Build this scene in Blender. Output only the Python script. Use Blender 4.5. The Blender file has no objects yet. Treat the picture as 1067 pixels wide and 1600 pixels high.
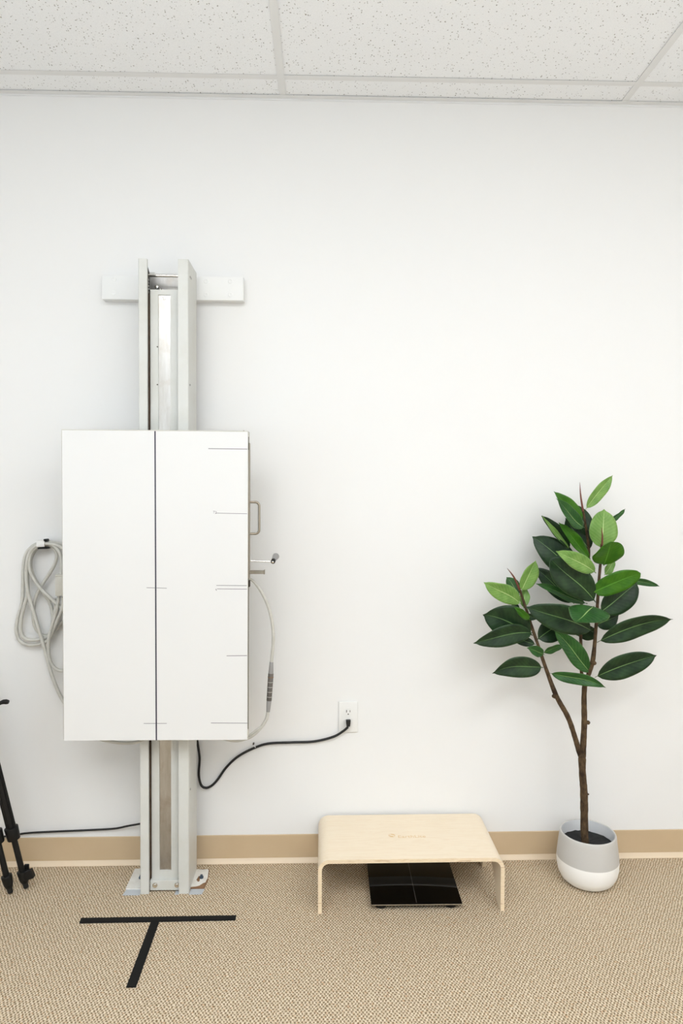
import bpy, bmesh, math, random
from mathutils import Vector, Matrix, Euler
random.seed(7)
S = bpy.context.scene
COL = S.collection

# ------------------------------------------------------------------ camera
F_PX, IMG_W, IMG_H = 1067.0, 1067.0, 1600.0
CAM = Vector((0.0, -2.47835, 1.37502))
YAW, PITCH, ROLL = 0.0287013, 0.0345252, 0.0015784
fw = Vector((math.sin(YAW)*math.cos(PITCH), math.cos(YAW)*math.cos(PITCH), -math.sin(PITCH)))
rt = Vector((math.cos(YAW), -math.sin(YAW), 0)); up = rt.cross(fw)
r2 = rt*math.cos(ROLL) + up*math.sin(ROLL); u2 = r2.cross(fw)
cd = bpy.data.cameras.new('camera'); cam = bpy.data.objects.new('camera', cd); COL.objects.link(cam)
cd.sensor_fit = 'VERTICAL'; cd.sensor_height = 36.0; cd.lens = 36.0*F_PX/IMG_H
cd.clip_start = 0.05; cd.clip_end = 60
M = Matrix((r2, u2, -fw)).transposed().to_4x4(); M.translation = CAM
cam.matrix_world = M; S.camera = cam

# ------------------------------------------------------------------ world, exposure, light levels
w = bpy.data.worlds.new('world'); S.world = w; w.use_nodes = True
w.node_tree.nodes['Background'].inputs[0].default_value = (0.75, 0.87, 1.0, 1)
w.node_tree.nodes['Background'].inputs[1].default_value = 1.5
S.view_settings.view_transform = 'Standard'; S.view_settings.look = 'None'
S.view_settings.gamma = 1; S.view_settings.use_curve_mapping = False
S.view_settings.exposure = -0.985
LAMP = 21
def area(name, loc, target, sx, sy, energy, color):
    l = bpy.data.lights.new(name, 'AREA'); l.shape = 'RECTANGLE'; l.size = sx; l.size_y = sy
    l.energy = energy; l.color = color
    o = bpy.data.objects.new(name, l); COL.objects.link(o); o.location = loc
    o.rotation_euler = (Vector(target)-Vector(loc)).to_track_quat('-Z', 'Y').to_euler()
    return o
# daylight through the windows of the room (left and right wall, outside the view)
area('daylight_left', (-2.62, -2.3, 1.55), (0, -2.1, 1.45), 1.5, 1.4, 21, (0.62, 0.82, 1.0))
area('daylight_right', (3.22, -2.2, 1.55), (0, -1.6, 1.45), 1.5, 1.4, 19, (1.0, 0.87, 0.73))
area('front_fill', (0.3, -4.72, 1.15), (0.3, 0, .55), 2.9, 1.8, 8, (0.90, 0.95, 1.0))  # unseen frontal fill, added to even out the light on wall and floor
# large unseen uplight added behind the camera to brighten ceiling and upper wall
area('ceiling_fill', (0.2, -3.1, 1.25), (0.2, -2.95, 3.3), 3.2, 1.0, 96, (0.86, 0.93, 1.0))

HC = 2.7583
def at(px, py, y):                      # point of the plane at depth y seen at a pixel
    d = fw + r2*((px-IMG_W/2)/F_PX) - u2*((py-IMG_H/2)/F_PX)
    return CAM + d*((y-CAM.y)/d.y)
def atz(px, py, z):
    d = fw + r2*((px-IMG_W/2)/F_PX) - u2*((py-IMG_H/2)/F_PX)
    return CAM + d*((z-CAM.z)/d.z)
def lin(c):
    return tuple((v/255/12.92 if v/255 <= .04045 else ((v/255+.055)/1.055)**2.4) for v in c) + (1,)

# ------------------------------------------------------------------ material helpers
def mat(name, rgb, rough=.5, metal=0., spec=.5, emit=None, es=0, coat=0):
    m = bpy.data.materials.new(name); m.use_nodes = True
    b = m.node_tree.nodes['Principled BSDF']
    b.inputs['Base Color'].default_value = lin(rgb)
    b.inputs['Roughness'].default_value = rough; b.inputs['Metallic'].default_value = metal
    b.inputs['Specular IOR Level'].default_value = spec
    if coat: b.inputs['Coat Weight'].default_value = coat; b.inputs['Coat Roughness'].default_value = .15
    if emit: b.inputs['Emission Color'].default_value = (*emit, 1); b.inputs['Emission Strength'].default_value = es
    return m
class NG:
    def __init__(s, m): s.nt = m.node_tree; s.N = s.nt.nodes; s.L = s.nt.links; s.b = s.N['Principled BSDF']
    def n(s, t, **k):
        o = s.N.new(t)
        for a, v in k.items(): setattr(o, a, v)
        return o
    def put(s, i, v):
        if hasattr(v, 'is_linked') or hasattr(v, 'links'): s.L.new(v, i)
        else: i.default_value = v
    def math(s, op, a, b=None, c=None, clamp=False):
        o = s.n('ShaderNodeMath', operation=op); o.use_clamp = clamp
        s.put(o.inputs[0], a)
        if b is not None: s.put(o.inputs[1], b)
        if c is not None: s.put(o.inputs[2], c)
        return o.outputs[0]
    def mix(s, f, a, b, blend='MIX'):
        o = s.n('ShaderNodeMix', data_type='RGBA', blend_type=blend)
        s.put(o.inputs[0], f); s.put(o.inputs[6], a); s.put(o.inputs[7], b)
        return o.outputs[2]
    def obj(s): return s.n('ShaderNodeTexCoord').outputs['Object']
    def noise(s, v, scale, detail=2, rough=.5, dist=0):
        o = s.n('ShaderNodeTexNoise'); s.L.new(v, o.inputs['Vector'])
        o.inputs['Scale'].default_value = scale; o.inputs['Detail'].default_value = detail
        o.inputs['Roughness'].default_value = rough; o.inputs['Distortion'].default_value = dist
        return o.outputs['Fac']
    def mapv(s, v, sc=(1,1,1), loc=(0,0,0), rot=(0,0,0)):
        o = s.n('ShaderNodeMapping'); s.L.new(v, o.inputs[0])
        o.inputs['Scale'].default_value = sc; o.inputs['Location'].default_value = loc; o.inputs['Rotation'].default_value = rot
        return o.outputs[0]
    def rng(s, v, a, b, c=0., d=1.):
        o = s.n('ShaderNodeMapRange'); s.L.new(v, o.inputs[0])
        for i, x in zip((1,2,3,4), (a,b,c,d)): o.inputs[i].default_value = x
        return o.outputs[0]
    def bump(s, h, strength, dist):
        o = s.n('ShaderNodeBump'); o.inputs['Strength'].default_value = strength; o.inputs['Distance'].default_value = dist
        s.L.new(h, o.inputs['Height']); s.L.new(o.outputs[0], s.b.inputs['Normal'])
    def col(s, c): s.L.new(c, s.b.inputs['Base Color'])

def m_wall():
    m = mat('wall_paint', (232, 231, 229), .62, spec=.3); g = NG(m); o = g.obj()
    g.bump(g.noise(o, 260, 3), .12, .0008); return m
def m_carpet():
    m = mat('loop_carpet', (190, 165, 130), .95, spec=.1); g = NG(m); o = g.obj()
    wv = g.n('ShaderNodeTexNoise'); g.L.new(o, wv.inputs['Vector']); wv.inputs['Scale'].default_value = 55; wv.inputs['Detail'].default_value = 2
    va = g.n('ShaderNodeVectorMath', operation='MULTIPLY_ADD')
    g.L.new(wv.outputs['Color'], va.inputs[0]); va.inputs[1].default_value = (.0095,.0110,0); g.L.new(o, va.inputs[2])
    sp = g.n('ShaderNodeSeparateXYZ'); g.L.new(va.outputs[0], sp.inputs[0])
    T = 2*math.pi
    x, y = sp.outputs[0], sp.outputs[1]
    xs_ = g.math('ADD', x, g.math('MULTIPLY', y, -.02))
    f = g.math('MULTIPLY', g.math('COSINE', g.math('MULTIPLY', xs_, T/.0099)), g.math('COSINE', g.math('MULTIPLY', y, T/.0150)))
    fine = g.noise(g.mapv(o, (1, .6, 1)), 420, 3, .7)
    hh = g.math('ADD', g.math('MULTIPLY_ADD', f, .5, .5), g.math('MULTIPLY', g.math('SUBTRACT', fine, .5), .75))
    yn = g.noise(o, 150, 1, .5)
    yarn = g.mix(g.rng(yn, .4, .6), lin((205, 186, 157)), lin((227, 211, 186)))
    yarn = g.mix(g.rng(g.noise(g.mapv(o, (1,1,1), (3.1, 1.7, 0)), 120, 1), .62, .68), yarn, lin((206, 172, 138)))
    c = g.mix(g.rng(hh, .04, .66), lin((112, 90, 62)), yarn)  # dark gaps between loops: yarn tone with occlusion painted in
    g.col(c); g.bump(hh, .6, .003); return m
def m_tile():
    m = mat('fissured_tile', (238, 237, 233), .9, spec=.1); g = NG(m); o = g.obj()
    v = g.n('ShaderNodeTexVoronoi'); v.inputs['Scale'].default_value = 135
    o2 = g.mapv(o, (1, 1.0, 1)); nn = g.n('ShaderNodeTexNoise'); g.L.new(o, nn.inputs['Vector']); nn.inputs['Scale'].default_value = 240; nn.inputs['Detail'].default_value = 1
    va = g.n('ShaderNodeVectorMath', operation='MULTIPLY_ADD'); g.L.new(nn.outputs['Color'], va.inputs[0]); va.inputs[1].default_value = (.0075,.0075,0); g.L.new(o2, va.inputs[2])
    g.L.new(va.outputs[0], v.inputs['Vector'])
    sel = g.n('ShaderNodeSeparateColor'); g.L.new(v.outputs['Color'], sel.inputs[0])
    rad = g.math('MULTIPLY', g.rng(sel.outputs[0], .35, 1., .3, 1.), .30)
    rad = g.math('MULTIPLY', rad, g.math('GREATER_THAN', sel.outputs[0], .45))
    soft = g.rng(g.math('SUBTRACT', rad, v.outputs['Distance']), 0, .05, 0, 1)
    fl = g.noise(o, 330, 2)
    c = g.mix(g.rng(fl, .35, .65, 0, 1), lin((238, 239, 240)), lin((245, 246, 247)))
    c = g.mix(soft, c, lin((150, 146, 139)))
    g.col(c); g.bump(g.math('SUBTRACT', g.math('MULTIPLY', fl, .3), soft), .5, .002); return m
def m_base():
    m = mat('vinyl_cove_base', (193, 172, 144), .5, spec=.35); g = NG(m); o = g.obj()
    g.col(g.mix(g.rng(g.noise(o, 5, 3), .3, .7), lin((196, 172, 139)), lin((203, 180, 148)))); return m
def m_paintmetal(name, a, b, rough=.4, scale=9):
    m = mat(name, a, rough, spec=.45); g = NG(m); o = g.obj()
    g.col(g.mix(g.rng(g.noise(o, scale, 4, .6), .4, .75), lin(a), lin(b))); return m
def m_steel(name, a, b, rough=.42, metal=.75, sc=(30, 30, 4)):
    m = mat(name, a, rough, metal); g = NG(m); o = g.obj()
    n1 = g.noise(g.mapv(o, sc), 1.0, 6, .7)
    n2 = g.noise(g.mapv(o, (1,1,1)), 14, 4, .65)
    c = g.mix(g.rng(n1, .35, .7), lin(a), lin(b)); c = g.mix(g.rng(n2, .5, .75, 0, .45), c, lin((150, 128, 104)))
    g.col(c); return m
def m_wood():
    m = mat('birch_veneer', (240, 222, 192), .42, spec=.4); g = NG(m); o = g.obj()
    s1 = g.mapv(o, (1.2, 9, 9)); wob = g.noise(s1, 3.2, 5, .55, 1.2)
    ring = g.math('SINE', g.math('MULTIPLY', wob, 34.0))
    gr = g.noise(g.mapv(o, (14, 320, 320)), 1.0, 4, .6)
    c = g.mix(g.rng(ring, .2, 1.0, 0, .22), lin((238, 222, 197)), lin((227, 204, 171)))
    c = g.mix(g.rng(gr, .45, .8, 0, .4), c, lin((224, 198, 164)))
    g.col(c); g.bump(gr, .08, .0006); return m
def m_ply():
    m = mat('ply_edge', (222, 196, 156), .7, spec=.2); g = NG(m); o = g.obj()
    n = g.noise(g.mapv(o, (60, 900, 900)), 1.0, 3, .5)
    c = g.mix(g.rng(n, .4, .65), lin((236, 218, 190)), lin((224, 200, 164)))
    c = g.mix(g.rng(g.noise(g.mapv(o, (11, 200, 200)), 1.0, 3), .66, .70, 0, .6), c, lin((160, 110, 62)))
    g.col(c); return m
def m_bark():
    m = mat('bark', (84, 66, 48), .85, spec=.2); g = NG(m); o = g.obj()
    n = g.noise(g.mapv(o, (1,1,.45)), 95, 5, .7); n2 = g.noise(o, 22, 4)
    c = g.mix(g.rng(n, .3, .7), lin((48, 37, 27)), lin((100, 80, 57)))
    c = g.mix(g.rng(n2, .6, .68, 0, .8), c, lin((40, 28, 20)))
    g.col(c); g.bump(n, .8, .002); return m
def m_pot():
    m = mat('pot_glaze', (240, 238, 234), .55, spec=.4); g = NG(m); o = g.obj()
    sp = g.n('ShaderNodeSeparateXYZ'); g.L.new(o, sp.inputs[0])
    t = g.math('ADD', sp.outputs[2], g.math('MULTIPLY', g.noise(o, 14, 1), .0008))
    ln = g.math('SINE', g.math('MULTIPLY', g.math('ADD', sp.outputs[2], g.math('MULTIPLY', g.noise(o, 18, 2), .007)), 1500.0))
    grey = g.mix(g.rng(ln, -1, 1, 0, .4), lin((192, 189, 184)), lin((208, 205, 200)))
    c = g.mix(g.math('GREATER_THAN', t, .0865), lin((246, 244, 240)), grey)
    g.col(c); g.bump(ln, .05, .0008); return m
def m_leaf(name, a, b, vein, back, vs):
    m = mat(name, a, .40, spec=.28); g = NG(m)
    uv = g.n('ShaderNodeTexCoord').outputs['UV']
    sp = g.n('ShaderNodeSeparateXYZ'); g.L.new(uv, sp.inputs[0])
    u = g.math('ABSOLUTE', g.math('SUBTRACT', sp.outputs[0], .5)); v = sp.outputs[1]
    n = g.noise(g.obj(), 30, 3)
    base = g.mix(g.rng(n, .35, .7), lin(a), lin(b))
    lat = g.math('SINE', g.math('MULTIPLY', g.math('SUBTRACT', v, g.math('MULTIPLY', u, .45)), 75.0))
    base = g.mix(g.rng(lat, .3, 1, 0, vs), base, lin(vein))
    mw = g.math('MULTIPLY', g.math('SUBTRACT', 1.15, v), .019)
    rib = g.math('LESS_THAN', u, mw)
    base = g.mix(g.math('MULTIPLY', rib, .85), base, lin(vein))
    edge = g.math('GREATER_THAN', u, .485)
    base = g.mix(g.math('MULTIPLY', edge, .25), base, lin(vein))
    bf = g.n('ShaderNodeNewGeometry').outputs['Backfacing']
    c = g.mix(g.math('MULTIPLY', bf, .0), base, lin(back))
    g.col(c); g.bump(g.math('ADD', g.math('MULTIPLY', lat, .25), g.math('MULTIPLY', rib, 1.0)), .25, .0012)
    g.b.inputs['Subsurface Weight'].default_value = 0
    return m

WALL = m_wall(); CARPET = m_carpet(); TILE = m_tile(); BASE = m_base()
TOE = mat('vinyl_toe', (222, 202, 174), .45)
TEE = mat('tee_white', (226, 226, 225), .5, spec=.3)
STANDP = m_paintmetal('stand_enamel', (208, 208, 203), (201, 200, 192))
DARK = mat('dark_interior', (58, 50, 40), .8)
BLACK = mat('black_plastic', (17, 16, 15), .5, spec=.3)
RUBBER = mat('black_rubber', (14, 14, 15), .55)
STEEL = m_steel('worn_steel', (196, 194, 190), (168, 164, 160))
STRIP = m_steel('rail_steel', (196, 195, 192), (172, 168, 161), .33, .92)
CHROME = mat('chrome', (225, 222, 216), .18, 1.0)
SATIN = m_steel('satin_steel', (164, 155, 140), (138, 128, 112), .32, .9, (40, 40, 2))
SHEET = mat('white_panel', (223, 222, 220), .38, spec=.4)
PANELG = m_paintmetal('panel_grey', (206, 202, 192), (190, 186, 174))
INK = mat('ink_line', (28, 26, 48), .6); PEN = mat('pen_line', (128, 122, 126), .7)
CABLE = m_paintmetal('grey_cable', (200, 198, 190), (186, 183, 174), .45, 40)
BOOT = mat('grey_boot', (150, 148, 146), .5); CONN = m_steel('connector_grey', (112, 108, 104), (90, 86, 82), .5, .2)
WHITEP = mat('white_plastic', (230, 229, 226), .4)
BOARDP = mat('white_board_paint', (232, 232, 230), .5)
CHIP = m_paintmetal('chipped_white', (232, 230, 224), (214, 208, 198), .6, 30)
RUST = m_paintmetal('rust_brown', (140, 106, 76), (112, 80, 54), .8, 60)
RAIL = m_paintmetal('brown_rail', (92, 74, 56), (60, 48, 38), .8, 30)
BLUE = mat('blue_bolt', (70, 84, 100), .5, .3)
DUCT = mat('grey_tape', (186, 190, 194), .5)
TAPE = mat('black_tape', (20, 19, 18), .75, spec=.2); NG(TAPE)
def _tape():
    g = NG(TAPE); o = g.obj(); g.bump(g.noise(o, 260, 2), .4, .001)
_tape()
GLASS = mat('black_glass', (2, 2, 3), .05, spec=.32)
WOOD = m_wood(); PLY = m_ply(); LOGO = mat('logo_print', (222, 190, 138), .5)
BARK = m_bark(); POT = m_pot(); POTIN = mat('pot_inside', (226, 226, 226), .5)
SOIL = m_paintmetal('dark_soil', (20, 20, 20), (34, 33, 32), .8, 60)
SPIKE = mat('bud_sheath', (112, 60, 44), .5)
LD = m_leaf('leaf_dark', (20, 42, 22), (36, 62, 32), (112, 146, 88), (60, 90, 60), .02)
LG = m_leaf('leaf_green', (30, 70, 28), (44, 90, 36), (150, 178, 110), (60, 90, 60), .05)
LV = m_leaf('leaf_vivid', (42, 92, 8), (60, 108, 14), (90, 150, 50), (60, 120, 40), .05)
LL = m_leaf('leaf_light', (98, 138, 62), (120, 156, 78), (196, 214, 150), (140, 170, 100), .08)
DIFF = mat('lamp_diffuser', (245, 245, 245), .5, emit=(.93, .97, 1.0), es=LAMP)

# ------------------------------------------------------------------ geometry helpers
def box(bm, x0, x1, y0, y1, z0, z1, bev=0, seg=2, rot=None):
    x0, x1 = sorted((x0, x1)); y0, y1 = sorted((y0, y1)); z0, z1 = sorted((z0, z1))
    t = bmesh.new(); bmesh.ops.create_cube(t, size=1)
    c = Vector(((x0+x1)/2, (y0+y1)/2, (z0+z1)/2))
    for v in t.verts: v.co = Vector((v.co.x*(x1-x0), v.co.y*(y1-y0), v.co.z*(z1-z0)))
    if bev: bmesh.ops.bevel(t, geom=list(t.edges), offset=bev, segments=seg, affect='EDGES', profile=.5)
    for v in t.verts: v.co = (rot @ v.co if rot else v.co) + c
    merge(bm, t)
def merge(bm, t, smooth=False):
    me = bpy.data.meshes.new('t'); t.to_mesh(me); t.free(); bm.from_mesh(me); bpy.data.meshes.remove(me)
def cyl(bm, p0, p1, ra, rb=None, seg=20, bev=0):
    rb = ra if rb is None else rb; p0 = Vector(p0); p1 = Vector(p1); d = p1-p0
    t = bmesh.new(); bmesh.ops.create_cone(t, cap_ends=True, segments=seg, radius1=ra, radius2=rb, depth=d.length)
    if bev:
        ed = [e for e in t.edges if len(e.link_faces) == 2 and abs(e.calc_face_angle(0)) > 1.0]
        bmesh.ops.bevel(t, geom=ed, offset=bev, segments=2, affect='EDGES', profile=.5)
    Q = d.to_track_quat('Z', 'Y').to_matrix()
    for v in t.verts: v.co = Q @ v.co + (p0+p1)/2
    merge(bm, t)
def smooth_path(P, n=8):
    P = [Vector(p) for p in P]; out = []
    for i in range(len(P)-1):
        a = P[max(i-1, 0)]; b = P[i]; c = P[i+1]; d = P[min(i+2, len(P)-1)]
        for k in range(n):
            t = k/n
            out.append(.5*((2*b)+(c-a)*t+(2*a-5*b+4*c-d)*t*t+(3*b-a-3*c+d)*t**3))
    out.append(P[-1]); return out
def tube(bm, P, r, seg=10, n=8, radii=None, jitter=0):
    Q = smooth_path(P, n) if n > 1 else [Vector(p) for p in P]
    m = len(Q); T = [(Q[min(i+1, m-1)]-Q[max(i-1, 0)]).normalized() for i in range(m)]
    ref = Vector((0, 1, 0)) if abs(T[0].y) < .9 else Vector((1, 0, 0))
    nv = (ref - T[0]*ref.dot(T[0])).normalized(); rings = []
    for i in range(m):
        nv = (nv - T[i]*nv.dot(T[i])).normalized(); b = T[i].cross(nv)
        s = i/(m-1)*(len(radii)-1) if radii else 0
        rr = r if not radii else radii[int(s)]*(1-(s-int(s))) + radii[min(int(s)+1, len(radii)-1)]*(s-int(s))
        rr *= 1+random.uniform(-jitter, jitter)
        rings.append([bm.verts.new(Q[i]+(nv*math.cos(2*math.pi*k/seg)+b*math.sin(2*math.pi*k/seg))*rr) for k in range(seg)])
    for i in range(m-1):
        for k in range(seg):
            bm.faces.new((rings[i][k], rings[i][(k+1) % seg], rings[i+1][(k+1) % seg], rings[i+1][k]))
    bm.faces.new(rings[0][::-1]); bm.faces.new(rings[-1])
def lathe(bm, prof, seg=64, c=(0, 0, 0)):
    rings = []
    for r, z in prof:
        if r < 1e-6: rings.append([bm.verts.new((c[0], c[1], c[2]+z))])
        else: rings.append([bm.verts.new((c[0]+r*math.cos(2*math.pi*k/seg), c[1]+r*math.sin(2*math.pi*k/seg), c[2]+z)) for k in range(seg)])
    for a, b in zip(rings, rings[1:]):
        for k in range(seg):
            j = (k+1) % seg
            if len(a) == 1 and len(b) == 1: continue
            if len(a) == 1: bm.faces.new((a[0], b[j], b[k]))
            elif len(b) == 1: bm.faces.new((a[k], a[j], b[0]))
            else: bm.faces.new((a[k], a[j], b[j], b[k]))
def prism(bm, pts, axis, a, b):
    """polygon pts (2-D) extruded along axis from a to b; axis 'x': pts=(y,z), 'y': (x,z), 'z': (x,y)"""
    def P(p, t): return {'x': (t, p[0], p[1]), 'y': (p[0], t, p[1]), 'z': (p[0], p[1], t)}[axis]
    A = [bm.verts.new(P(p, a)) for p in pts]; B = [bm.verts.new(P(p, b)) for p in pts]
    n = len(pts)
    for i in range(n): bm.faces.new((A[i], A[(i+1) % n], B[(i+1) % n], B[i]))
    bm.faces.new(A[::-1]); bm.faces.new(B)
def new(): return bmesh.new()
def obj(name, bm, m, parent=None, smooth=True, root=None, angle=35):
    """mesh given in the coordinates of its thing's root frame (or world when top-level)"""
    bmesh.ops.recalc_face_normals(bm, faces=bm.faces) if not bm.loops.layers.uv else None
    me = bpy.data.meshes.new(name)
    bm.to_mesh(me); bm.free()
    o = bpy.data.objects.new(name, me); COL.objects.link(o); me.materials.append(m)
    if smooth:
        me.polygons.foreach_set('use_smooth', [True]*len(me.polygons))
        try: me.set_sharp_from_angle(angle=math.radians(angle))
        except Exception: pass
    if parent:
        o.parent = parent
    return o
def wobj(name, bm, m, root, parent=None, **k):
    """mesh given in world coordinates: brought into the root's frame"""
    bmesh.ops.translate(bm, verts=bm.verts, vec=-Vector(root.location))
    return obj(name, bm, m, parent or root, **k)
def thing(name, label, cat, loc=(0, 0, 0), rot=(0, 0, 0), group=None):
    o = bpy.data.objects.new(name, None); COL.objects.link(o); o.location = loc; o.rotation_euler = rot
    o.empty_display_size = .05; o['label'] = label; o['category'] = cat
    if group: o['group'] = group
    return o
def tag(o, label, cat, group=None):
    o['label'] = label; o['category'] = cat
    if group: o['group'] = group
    return o
def center(o):
    """origin of a world-space mesh moved to its base centre"""
    me = o.data; xs = [v.co.copy() for v in me.vertices]
    c = Vector((sum(v.x for v in xs)/len(xs), sum(v.y for v in xs)/len(xs), min(v.z for v in xs)))
    me.transform(Matrix.Translation(-c)); o.location = c; return o
def struct(name, bm, m, parent=None, **k):
    o = obj(name, bm, m, parent, **k)
    if not parent: o['kind'] = 'structure'
    return o

# ------------------------------------------------------------------ room shell
X0, X1, Y1 = -2.40, 3.00, -4.55
bm = new(); box(bm, X0-.1, X1+.1, Y1-.1, .1, -.06, 0); struct('floor', bm, CARPET)
bm = new(); box(bm, X0-.1, X1+.1, 0, .1, 0, HC+.15); struct('wall_back', bm, WALL)
bm = new(); box(bm, X0-.1, -1.2, Y1-.1, Y1, 0, HC+.15); box(bm, 1.8, X1+.1, Y1-.1, Y1, 0, HC+.15); box(bm, -1.2, 1.8, Y1-.1, Y1, 0, .25); box(bm, -1.2, 1.8, Y1-.1, Y1, 2.25, HC+.15)
struct('wall_front', bm, WALL)
bm = new()
for q in ((-1.2, -1.15, .25, 2.25), (1.75, 1.8, .25, 2.25), (-1.2, 1.8, .25, .30), (-1.2, 1.8, 2.20, 2.25), (-.22, -.18, .25, 2.25), (.78, .82, .25, 2.25)): box(bm, q[0], q[1], Y1-.07, Y1-.03, q[2], q[3])
struct('window_3', bm, WHITEP)  # unseen window added in the front wall for the frontal fill
def side_wall(nm, x0, x1, wy0, wy1, wz0, wz1, idx, xi):
    bm = new()
    box(bm, x0, x1, Y1, wy0, 0, HC+.15); box(bm, x0, x1, wy1, 0, 0, HC+.15)
    box(bm, x0, x1, wy0, wy1, 0, wz0); box(bm, x0, x1, wy0, wy1, wz1, HC+.15)
    struct(nm, bm, WALL)
    bm = new(); xm = (x0+x1)/2
    for a, b, c, d in ((wy0, wy0+.05, wz0, wz1), (wy1-.05, wy1, wz0, wz1), (wy0, wy1, wz0, wz0+.05), (wy0, wy1, wz1-.05, wz1), ((wy0+wy1)/2-.02, (wy0+wy1)/2+.02, wz0, wz1)):
        box(bm, xm-.03, xm+.03, a, b, c, d)
    struct('window_%d' % idx, bm, WHITEP)
side_wall('wall_left', X0-.1, X0, -3.05, -1.55, .85, 2.25, 1, X0)
side_wall('wall_right', X1, X1+.1, -2.95, -1.45, .85, 2.25, 2, X1)

# suspended ceiling: slab, tiles, tees
bm = new(); box(bm, X0-.1, X1+.1, Y1-.1, .1, HC+.12, HC+.15)
ceil = struct('ceiling', bm, WALL)
GX, GY = -.1394, -.1242
xs = sorted([GX+1.2192*k for k in range(-3, 4) if X0 < GX+1.2192*k < X1]); xe = [X0]+xs+[X1]
ys = [GY-.6096*k for k in range(0, 9) if GY-.6096*k > Y1]; ye = [0]+ys+[Y1]
LAMPS = {(1, 4), (3, 4), (1, 6), (3, 6), (2, 5)}
lamp_cells = []
for i in range(len(xe)-1):
    for j in range(len(ye)-1):
        if (i, j) in LAMPS: lamp_cells.append((xe[i], xe[i+1], ye[j], ye[j+1])); continue
        bm = new(); dz = random.uniform(.0003, .0014)
        box(bm, xe[i]+.003, xe[i+1]-.003, ye[j+1]+.003, ye[j]-.003, HC+.0012+dz, HC+.017+dz)
        o = obj('ceiling_tile', bm, TILE, ceil, smooth=False)
for x in xs:
    bm = new(); box(bm, x-.012, x+.012, Y1, 0, HC-.0004, HC+.0008); box(bm, x-.0015, x+.0015, Y1, 0, HC+.0005, HC+.035)
    obj('main_tee', bm, TEE, ceil, smooth=False)
for y in ys:
    for a, b in zip(xe, xe[1:]):
        bm = new(); box(bm, a+.012 if a > X0 else a, b-.012 if b < X1 else b, y-.012, y+.012, HC, HC+.0008); box(bm, a+.004, b-.004, y-.0015, y+.0015, HC+.0005, HC+.03)
        obj('cross_tee', bm, TEE, ceil, smooth=False)
bm = new(); box(bm, X0, X1, -.022, 0, HC-.0016, HC-.0004); box(bm, X0, X1, -.0015, 0, HC-.0016, HC+.02)
box(bm, X0, X1, -.0025, 0, HC-.0075, HC-.0014)
struct('trim_1', bm, TEE, smooth=False)
for k, (a, b, c, d) in enumerate(lamp_cells):
    where = ['at the left nearer the back wall', 'at the left farther from the back wall', 'over the middle of the room', 'at the right nearer the back wall', 'at the right farther from the back wall'][k]
    t = thing('ceiling_light', 'white recessed fluorescent panel in the ceiling ' + where, 'light', ((a+b)/2, (c+d)/2, HC), group='recessed ceiling lights')
    hx, hy = (b-a)/2-.003, abs(d-c)/2-.003
    bm = new()
    for q in ((-hx, hx, -hy, -hy+.03), (-hx, hx, hy-.03, hy), (-hx, -hx+.03, -hy, hy), (hx-.03, hx, -hy, hy)): box(bm, *q, .001, .05)
    box(bm, -hx, hx, -hy, hy, .05, .06)
    obj('frame', bm, TEE, t, smooth=False)
    bm = new(); box(bm, -hx+.03, hx-.03, -hy+.03, hy-.03, .006, .010); obj('diffuser', bm, DIFF, t, smooth=False)

# cove base: flat upper, small curved toe
prof = [(0, 0), (-.0135, 0), (-.0140, .0015), (-.0120, .004), (-.0080, .009), (-.0050, .017), (-.0042, .028), (-.0042, .1002), (-.003, .1015), (0, .1015)]
bm = new(); prism(bm, [(0, .0165), (-.0050, .0165), (-.0042, .028), (-.0042, .1002), (-.003, .1015), (0, .1015)], 'x', X0, X1)
bb = struct('baseboard_back', bm, BASE)
bm = new(); prism(bm, [(0, 0), (-.0155, 0), (-.0160, .0015), (-.0140, .004), (-.0100, .009), (-.0058, .0165), (0, .0165)], 'x', X0, X1)
obj('toe', bm, TOE, bb)
for nm, xw, s in (('baseboard_left', X0, 1), ('baseboard_right', X1, -1)):
    bm = new(); box(bm, xw, xw+s*.0045, Y1, -.0165, 0, .1015); struct(nm, bm, BASE)

# ------------------------------------------------------------------ floor tape marks
def tape(name, P, label):
    bm = new(); n = 44; (a, b, c, d) = [Vector((*p, 0)) for p in P]   # a-b one long edge, d-c the other
    R = []
    for i in range(n+1):
        t = i/n; p = a.lerp(b, t); q = d.lerp(c, t); j = (q-p).normalized()
        p = p - j*random.uniform(0, .0008); q = q + j*random.uniform(0, .0010)
        R.append([bm.verts.new((p.x, p.y, .0028)), bm.verts.new((q.x, q.y, .0028)), bm.verts.new((q.x, q.y, .0002)), bm.verts.new((p.x, p.y, .0002))])
    for i in range(n):
        for k in range(4): bm.faces.new((R[i][k], R[i][(k+1) % 4], R[i+1][(k+1) % 4], R[i+1][k]))
    bm.faces.new(R[0]); bm.faces.new(R[-1][::-1])
    tag(center(obj(name, bm, TAPE, smooth=False)), label, 'tape', 'floor tape marks')
tape('floor_tape', [(-.768, -.3205), (-.2745, -.3195), (-.2745, -.3425), (-.7650, -.3450)], 'long crosswise strip of black tape on the carpet in front of the stand')
tape('floor_tape', [(-.5405, -.3455), (-.5375, -.629), (-.5115, -.629), (-.5150, -.3455)], 'short strip of black tape on the carpet running toward the viewer')

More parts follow.
